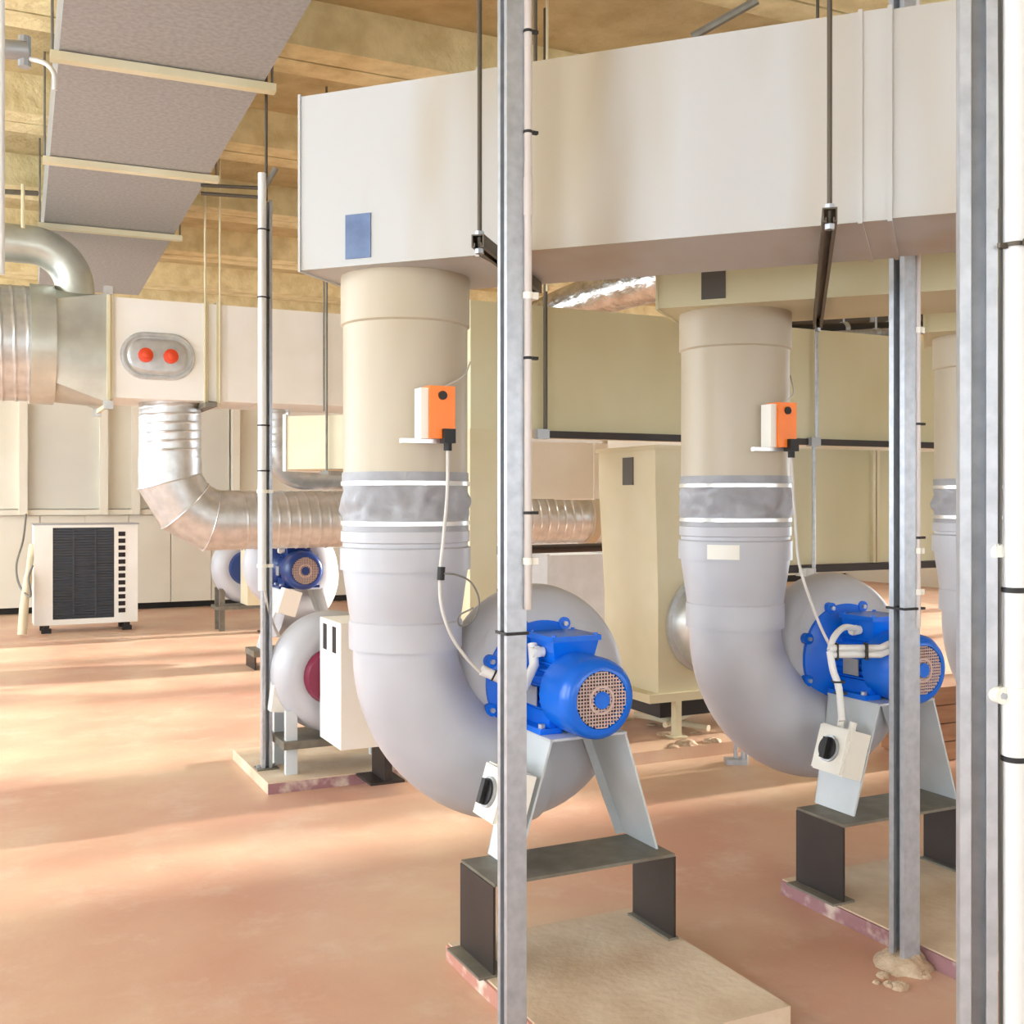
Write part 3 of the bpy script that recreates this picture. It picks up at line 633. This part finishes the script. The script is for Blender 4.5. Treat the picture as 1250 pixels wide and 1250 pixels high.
q = MB(); q.tube(pts, .142, 32, up=(0,1,0)); q.build('elbow', 'galvp', t, smooth=60)
q = MB(); q.lathe([(.138,0), (.158,0), (.158,.05), (.145,.05)], (.1,0,3.40), (1,0,0), 32); q.build('flange_ring', 'galvp', t)
q = MB(); q.lathe([(.15,0), (.2,.01), (.2,.14), (.15,.15)], (-.18,0,3.40), (1,0,0), 40); q.build('damper_housing', 'galvp', t)
q = MB(); q.cyl((-1.6,0,3.40), (.12,0,3.40), .138, 32); q.build('pipe', 'galvp', t)
# drop with mitred elbow and the long level spiral pipe
w0 = 1.41; Rb = .43
t = thing('spiral_duct', 'galvanised spiral drop with mitred elbow running level behind the thin white post', 'duct', L(w0, ax), TH)
q = MB(); spiral(q, (0,0,1.82), (0,0,2.25), .237, .07, .008, 56); q.build('vertical_pipe', 'galv', t, smooth=50)
q = MB(); q.lathe([(.243,1.70), (.243,1.82)], seg=56); q.build('sleeve_collar', 'galv', t)
cth = math.cos(math.radians(15))
V = [Vector((0,0,1.75))] + [Vector((Rb-Rb/cth*math.cos(math.radians(a)), 0, 1.75-Rb/cth*math.sin(math.radians(a)))) for a in (15,45,75)] + [Vector((Rb+.02,0,1.75-Rb))]
# mitred pieces, each with its own edge
def miter(i):
    p, pn = V[i], V[i+1]; t_ = (pn-p).normalized()
    def plane_n(j):
        if j == 0: return (V[1]-V[0]).normalized()
        if j == len(V)-1: return (V[-1]-V[-2]).normalized()
        return ((V[j]-V[j-1]).normalized()+(V[j+1]-V[j]).normalized()).normalized()
    u = Vector((0,1,0)); v = t_.cross(u); rg = []
    for j, c_ in ((i, p), (i+1, pn)):
        nrm = plane_n(j); ring = []
        for s in range(48):
            a = 2*PI*s/48; off = (u*math.cos(a)+v*math.sin(a))*(.24 + .0015*(i % 2))
            x = c_+off; x = x - t_*((x-c_).dot(nrm)/t_.dot(nrm)); ring.append(x)
        rg.append(ring)
    q = MB(); q.skin([q.ring(rg[0]), q.ring(rg[1])]); q.build('elbow_segment', 'galv', t, smooth=40)
    q = MB(); cen = V[i+1]
    if i < len(V)-2:
        pts = [cen + (x-cen)*1.012 for x in rg[1]]; q.tube(pts+[pts[0]], .006, 6); q.build('elbow_seam', 'galv', t)
for i in range(len(V)-1): miter(i)
q = MB(); spiral(q, (Rb+.1,0,1.32), (4.2,0,1.32), .237, .085, .009, 56); q.build('level_pipe', 'galv', t, smooth=50)
q = MB(); q.lathe([(.243,0), (.243,.1)], (Rb+.01,0,1.32), (1,0,0), 56); q.build('sleeve_collar', 'galv', t)
for x in (3.75, 3.95):
    q = MB(); q.lathe([(.24,0), (.26,.01), (.26,.09), (.24,.1)], (x,0,1.32), (1,0,0), 48); q.build('wrap_collar', 'beige', t)
# second thinner drop behind
x = wpx(338, ax+.26)
t = thing('spiral_duct', 'narrow galvanised spiral drop curving away behind the thin white post', 'duct', L(x, ax+.26), TH)
q = MB(); spiral(q, (0,0,1.93), (0,0,2.25), .105, .06, .006, 32); q.build('vertical_pipe', 'galv', t, smooth=50)
q = MB(); q.tube([Vector((.25-.25*math.cos(a),0,1.93-.25*math.sin(a))) for a in [PI/2*i/12 for i in range(13)]]+[Vector((.9,0,1.68))], .108, 28, up=(0,1,0)); q.build('elbow', 'galv', t, smooth=60)
p = P(348, 573, 7.5)
t = thing('branch_duct', 'short pale box duct hung beside the nearest riser near the back wall', 'duct', (p.x, p.y, p.z), DA+.05)
q = MB(); q.box(0, .9, 0, .5, 0, .36); q.build('casing', 'cream', t, bevel=.008)
q = MB(); q.box(-.012, .012, -.012, .512, -.012, .372); q.build('end_cap', 'white', t, bevel=.004)
for xx in (.33,):
    q = MB(); q.cyl((xx,-.03,-.04), (xx,-.03,ZS-p.z), .008, 8); q.build('hanger_rod', 'raw', t); q = MB(); q.box(xx-.03, xx+.03, -.06, .55, -.04, -.012); q.build('hanger_strut', 'raw', t)
# galvanised duct under the ceiling
ZD = 3.6
a0 = G(72, 65, ZD); a1 = G(318, 108, ZD); yaw = math.radians(24.0)
t = thing('ceiling_duct', 'wide dull galvanised duct with pale cross bars running away under the ceiling', 'duct', (a0.x, a0.y, ZD), yaw)
wid = (a1-a0).length*.995
cuts = [-2.6]; bars = []
for (pl, pr) in (((62,65),(325,108)), ((53,193),(258,219)), ((45,271),(216,293))):
    m_ = (G(*pl, ZD-.02)+G(*pr, ZD-.02))/2; bars.append((Matrix.Rotation(-yaw,4,'Z') @ (m_-a0)).y)
cuts += bars + [6.4]
for y0, y1 in zip(cuts, cuts[1:]):
    q = MB(); q.box(0, wid, y0+.004, y1-.004, 0, .36); q.build('duct_section', 'galvd', t, bevel=.004)
for y in bars + [bars[0]-1.75]:
    q = MB(); q.box(-.04, wid+.06, y-.03, y+.03, -.045, -.005); q.build('cross_bar', 'cream', t, bevel=.004)
    for x in (-.03, wid+.045):
        q = MB(); q.cyl((x,y,-.03), (x,y,ZS-ZD), .007, 8); q.build('hanger_rod', 'raw', t)
# thin white post with conduit
pp = G(325, 938, .058); 
t = post('thin white strut post standing on the plinth of the maroon disc fan', pp, .052, .058, zz(245, pp.y), TH, True, ZS)
t['group'] = 'posts'; del t['group']
conduit('white conduit clipped to the front of the thin post', P(320, 0, pp.y-.05), zz(720, pp.y), zz(215, pp.y), .022, 'pipeplastic', [zz(y,pp.y) for y in (283,365,520,575)], [zz(y,pp.y) for y in (600,690)])
cable('power_cable', 'white cable dropping from the thin post to the maroon disc fan', [P(322,715,pp.y-.06), P(328,745,pp.y), P(338,772,pp.y+.1), P(350,790,pp.y+.25)], .008, 'cable')
zb = zz(230, pp.y)
t = thing('bracket_arm', 'pair of slim dark arms bracing the thin post to the ceiling duct', 'bracket', (0,0,0))
for dz in (0, -.05):
    q = MB(); q.cyl(Vector((pp.x, pp.y, zb+dz)), P(245, 226-dz*200, pp.y-.1), .01, 8); q.build('arm', 'darksteel', t)
q = MB(); q.cyl(Vector((pp.x, pp.y-.03, zb)), P(337, 205, pp.y-.05), .016, 8); q.build('bent_end', 'raw', t)

# ------------------------------------------------------------------ background fans
t = thing('concrete_plinth', 'weathered brown concrete plinth under the thin white post', 'plinth', L(0,0), TH)
(wa, na) = wn(G(327, 956, .058)); (wl_, nl) = wn(G(290, 915, .058))
q = MB(); q.box(wa, wa+.95, na, na+.84, 0, .058); q.build('slab', 'concrete', t, bevel=.008)
q = MB(); q.box(wa, wa+.95, na-.006, na, 0, .052); q.build('painted_edge', 'mauveedge', t)
def guard_fan(label, cen, r, disc, boxm, zf, stand_m, group, box=(.0,.34)):
    t = thing('boxed_fan', label, 'fan', (cen.x, cen.y, zf), TH, group)
    z = cen.z-zf
    q = MB(); q.lathe([(.05,-.2), (r*.45,-.17), (r*.52,-.168), (r*.66,-.18), (r*.85,-.165), (r*.97,-.09), (r,0), (r*.96,.1), (r*.8,.17), (.05,.18)], (0,0,z), (0,1,0), 56); q.build('volute', 'grey_pp', t, smooth=50)
    q = MB(); q.lathe([(.03,-.235), (r*.42,-.23), (r*.46,-.18), (.03,-.17)], (-.05*r/.325,0,z), (0,1,0), 32); dc = q.build('disc', disc, t)
    q = MB(); x0 = box[0]
    q.box(x0, x0+.34, -.6, -.24, z-r*.92, z+r*.98); bo = q.build('guard_box', boxm, t, bevel=.008)
    for i in range(2):
        q = MB(); q.box(x0-.002, x0+.01, -.52+i*.16, -.46+i*.16, z+r*.5, z+r*.9); q.build('slot', 'hole', bo)
    for x, y in ((-.25*r/.33,-.1), (.3,-.1), (-.25*r/.33,.15), (.3,.15)):
        q = MB(); q.box(x-.03, x+.03, y-.02, y+.02, .0, z-r*.55); q.build('leg', stand_m, t, bevel=.004)
    q = MB(); q.box(-.3*r/.33, .42, -.15, .2, z-r-.05, z-r-.01); q.build('stand_plate', 'raw', t)
    q = MB(); q.box(x0+.26, x0+.3, -.5, -.3, .0, z-r*.92); q.box(x0+.18, x0+.36, -.52, -.28, .0, .012); q.build('box_foot', 'brownplate', t)
    return t
cB = P(404, 818, 5.98)
guard_fan('grey fan with maroon disc and white slotted guard box', cB, .325, 'maroon', 'white', .058, 'leg', None, box=(-.13,.36))
q = MB(); q.box(-.05,.05,-.04,.04,0,.16, Matrix.Rotation(.12,4,'Y')); tag(q.build('isolator_switch', 'lightplastic', None, P(340, 868, 5.86), TH, bevel=.008), 'small white switch box at the side of the maroon disc fan', 'switch')
cB3 = P(303, 692, 12.7)
guard_fan('distant grey fan with blue disc and cream guard box near the back wall', cB3, .42, 'navy', 'cream', 0, 'raw', None, box=(-.14,.34))
# distant fan with dark blue motor
t = thing('centrifugal_fan', 'distant grey fan with dark blue motor under the level spiral pipe', 'fan', (0,0,0), TH)
cp = P(373, 697, 9.75); FS = 1.32; o_ = cp + Nv*.081*FS; t.location = (o_.x, o_.y, cp.z-ZA*FS); t.scale = (FS, FS, FS)
snail(t, 'grey_pp'); make_motor(t, 'navy'); make_flange(t, 'navy'); make_support(t, 'leg')
zq = (cp.z-ZA*FS)/FS
q = MB(); q.box(-.33, .33, -.02, .24, .3, .34); q.build('base_plate', 'raw', t)
for s_ in (-.32, .32):
    q = MB(); q.box(s_-.005, s_+.005, -.02, .24, -zq, .3); q.build('side_plate', 'brownplate', t)
q = MB(); q.box(-.08,.08,-.06,.06,-.11,.11, Matrix.Rotation(.3,4,'Y')); tag(q.build('isolator_switch', 'lightplastic', None, P(352, 735, 9.6), TH, bevel=.008), 'small white switch box below the distant dark blue motor', 'switch')

# ------------------------------------------------------------------ condenser at the back wall
cc = G(106, 771, 0)
t = thing('condenser_unit', 'white condenser unit with dark grille standing on short black feet', 'air conditioner', (cc.x, cc.y, 0), TH)
W2 = .545
def frame_piece(x0, x1, z0, z1, m='white', y0=-.02, y1=0, nm='front_frame'):
    q = MB(); q.box(x0, x1, y0, y1, z0, z1); return q.build(nm, m, t, bevel=.004)
q = MB(); q.box(-W2, W2, .02, .42, .09, 1.2); q.build('cabinet', 'white', t, bevel=.01)
frame_piece(-W2, -.355, .09, 1.2); frame_piece(.29, W2, .09, 1.2, y0=-.012); frame_piece(-.355, .29, .09, .15); frame_piece(-.355, .29, 1.17, 1.2)
q = MB(); q.box(-.355, .29, .0, .02, .15, 1.17); q.build('coil', 'darkgrille', t)
sl0 = None
for i in range(34):
    z = .16 + i*.0299
    if sl0 is None:
        q = MB(); q.box(-.353, .288, -.014, .0, -.009, .009, Matrix.Rotation(.5,4,'X')); sl0 = q.build('grille_slat', 'darkgrille', t, loc=(0,0,z))
    else:
        o = sl0.copy(); COL.objects.link(o); o.parent = t; o.location = (0,0,z)
for x in (-.14, .09):
    q = MB(); q.box(x-.006, x+.006, -.021, -.012, .15, 1.17); q.build('grille_bar', 'darkgrille', t)
for i in range(12):
    q = MB(); q.box(.335, .41, -.016, -.011, .2+i*.079, .25+i*.079); q.build('vent_hole', 'hole', t)
q = MB(); q.box(-W2-.015, W2+.015, -.03, .44, 1.2, 1.215); q.build('top_cover', 'plate', t, bevel=.003)
for x in (-.42, .43):
    for y in (.02, .36):
        q = MB(); q.box(x-.05, x+.05, y-.04, y+.05, 0, .05); q.box(x-.03, x+.03, y-.03, y+.03, .05, .09); q.build('foot', 'black', t, bevel=.004)
pb = G(27, 777, 0); d_ = pb.y
q = MB(); q.tube(smoothpath([pb+Vector((0,0,.02)), P(30,735,d_+.05), P(35,700,d_+.15), P(39,665,d_+.3)], 6), [.05]*6+[.045]*6+[.035]*6+[.03], 10)
tag(q.build('leaning_board', 'bag', smooth=60), 'cream board leaning beside the white condenser', 'board')
cable('hose', 'thin dark hose hanging from the ledge beside the condenser', [P(32,628,d_+1.2), P(28,660,d_+.7), P(20,690,d_+.35), P(24,715,d_+.12), P(37,728,d_-.02), P(35,705,d_-.02), P(40,690,d_)], .012, 'gcable')
# small things on the left under the ceiling
q = MB(); q.cyl(P(-20,58,5.2), P(33,62,5.3), .045, 14); q.cyl(P(30,45,5.3), P(30,82,5.3), .03, 10)
tag(q.build('pipe_fitting', 'plate'), 'short grey pipe fitting under the ceiling left of the wide duct', 'pipe')
cable('ceiling_cable', 'white cable arching from the grey fitting to the wide duct', [P(36,72,5.3), P(55,77,5.25), P(66,90,5.2), P(67,110,5.2)], .012, 'cable')
conduit('white conduit rising beside the huge spiral duct', P(1, 0, 4.2), zz(335, 4.2), ZS-.002, .014)
t = thing('pipe_run', 'thin grey pipe run under the beams left of the wide duct', 'pipe', (0,0,0))
q = MB(); q.cyl(P(-30,232,7.8), P(46,236,8.1), .02, 8); q.build('pipe', 'raw', t)
q = MB(); q.cyl(P(28,225,7.95), P(28,278,7.95), .014, 8); q.build('drop', 'cream', t)
# ceiling brace and rods at the top
q = MB(); q.cyl(P(845,45,4.5), P(925,0,4.4), .018, 8); tag(q.build('ceiling_brace', 'raw'), 'slanted thin brace between ceiling and the pale grey duct', 'brace')
for i, (px, n_) in enumerate(((654, 5.0), (668, 5.2))):
    d = n_/((px-CX)/FPX*Nv.x + Nv.y)
    q = MB(); q.cyl(P(px, 0, d)*1 if False else Vector((P(px,0,d).x, d, 2.6)), Vector((P(px,0,d).x, d, ZS)), .008, 8)
    tag(q.build('threaded_rod', 'cream' if i else 'raw'), ['grey threaded rod above the pale duct beside the main post', 'cream threaded rod above the pale duct beside the main post'][i], 'rod')

# timber crate beside the far fan
p = G(1168, 928, 0)
t = thing('timber_crate', 'small brown timber crate on the floor behind the second blue motor', 'crate', (p.x, p.y, 0), TH)
M['timber'] = mat('brown_timber', (186,140,104), .7, 0, (164,116,84), 3, 4, stretch=(1,1,8))
for k in range(4):
    q = MB(); q.box(-.18, .4, 0, .02, .012+k*.105, .11+k*.105); q.build('plank', 'timber', t, bevel=.004)
    q = MB(); q.box(-.18, -.16, .02, .4, .012+k*.105, .11+k*.105); q.build('plank', 'timber', t, bevel=.004)
q = MB(); q.box(-.158, .4, .022, .4, 0, .41); q.build('core', 'timber', t)
# fine wires by the nearest riser
cable('thin_wire', 'thin pale wire from the orange actuator round the nearest riser', [at_fan(0, PIPE.x+.03, PIPE.y-.25, 1.85), at_fan(0, PIPE.x+.13, PIPE.y-.19, 1.9), at_fan(0, PIPE.x+.2, PIPE.y-.09, 1.96)], .0025, 'cable')
cable('thin_wire', 'thin pale wire from the other actuator round the riser with the sticker', [at_fan(1, PIPE.x+.03, PIPE.y-.25, 1.85), at_fan(1, PIPE.x+.13, PIPE.y-.19, 1.9), at_fan(1, PIPE.x+.2, PIPE.y-.09, 1.98)], .0025, 'cable')
# every root sits at the base of its thing
bpy.context.view_layer.update()
for r in [o for o in COL.objects if o.type == 'EMPTY' and not o.parent]:
    pts = [c_.matrix_world @ Vector(v) for c_ in r.children_recursive if c_.type == 'MESH' for v in c_.bound_box]
    if not pts: continue
    lo_ = Vector([min(p[i] for p in pts) for i in range(3)]); hi_ = Vector([max(p[i] for p in pts) for i in range(3)])
    new = Vector(((lo_.x+hi_.x)/2, (lo_.y+hi_.y)/2, lo_.z))
    d = (r.matrix_world.inverted() @ new)
    for c_ in r.children: c_.location = c_.location - d
    r.location = new
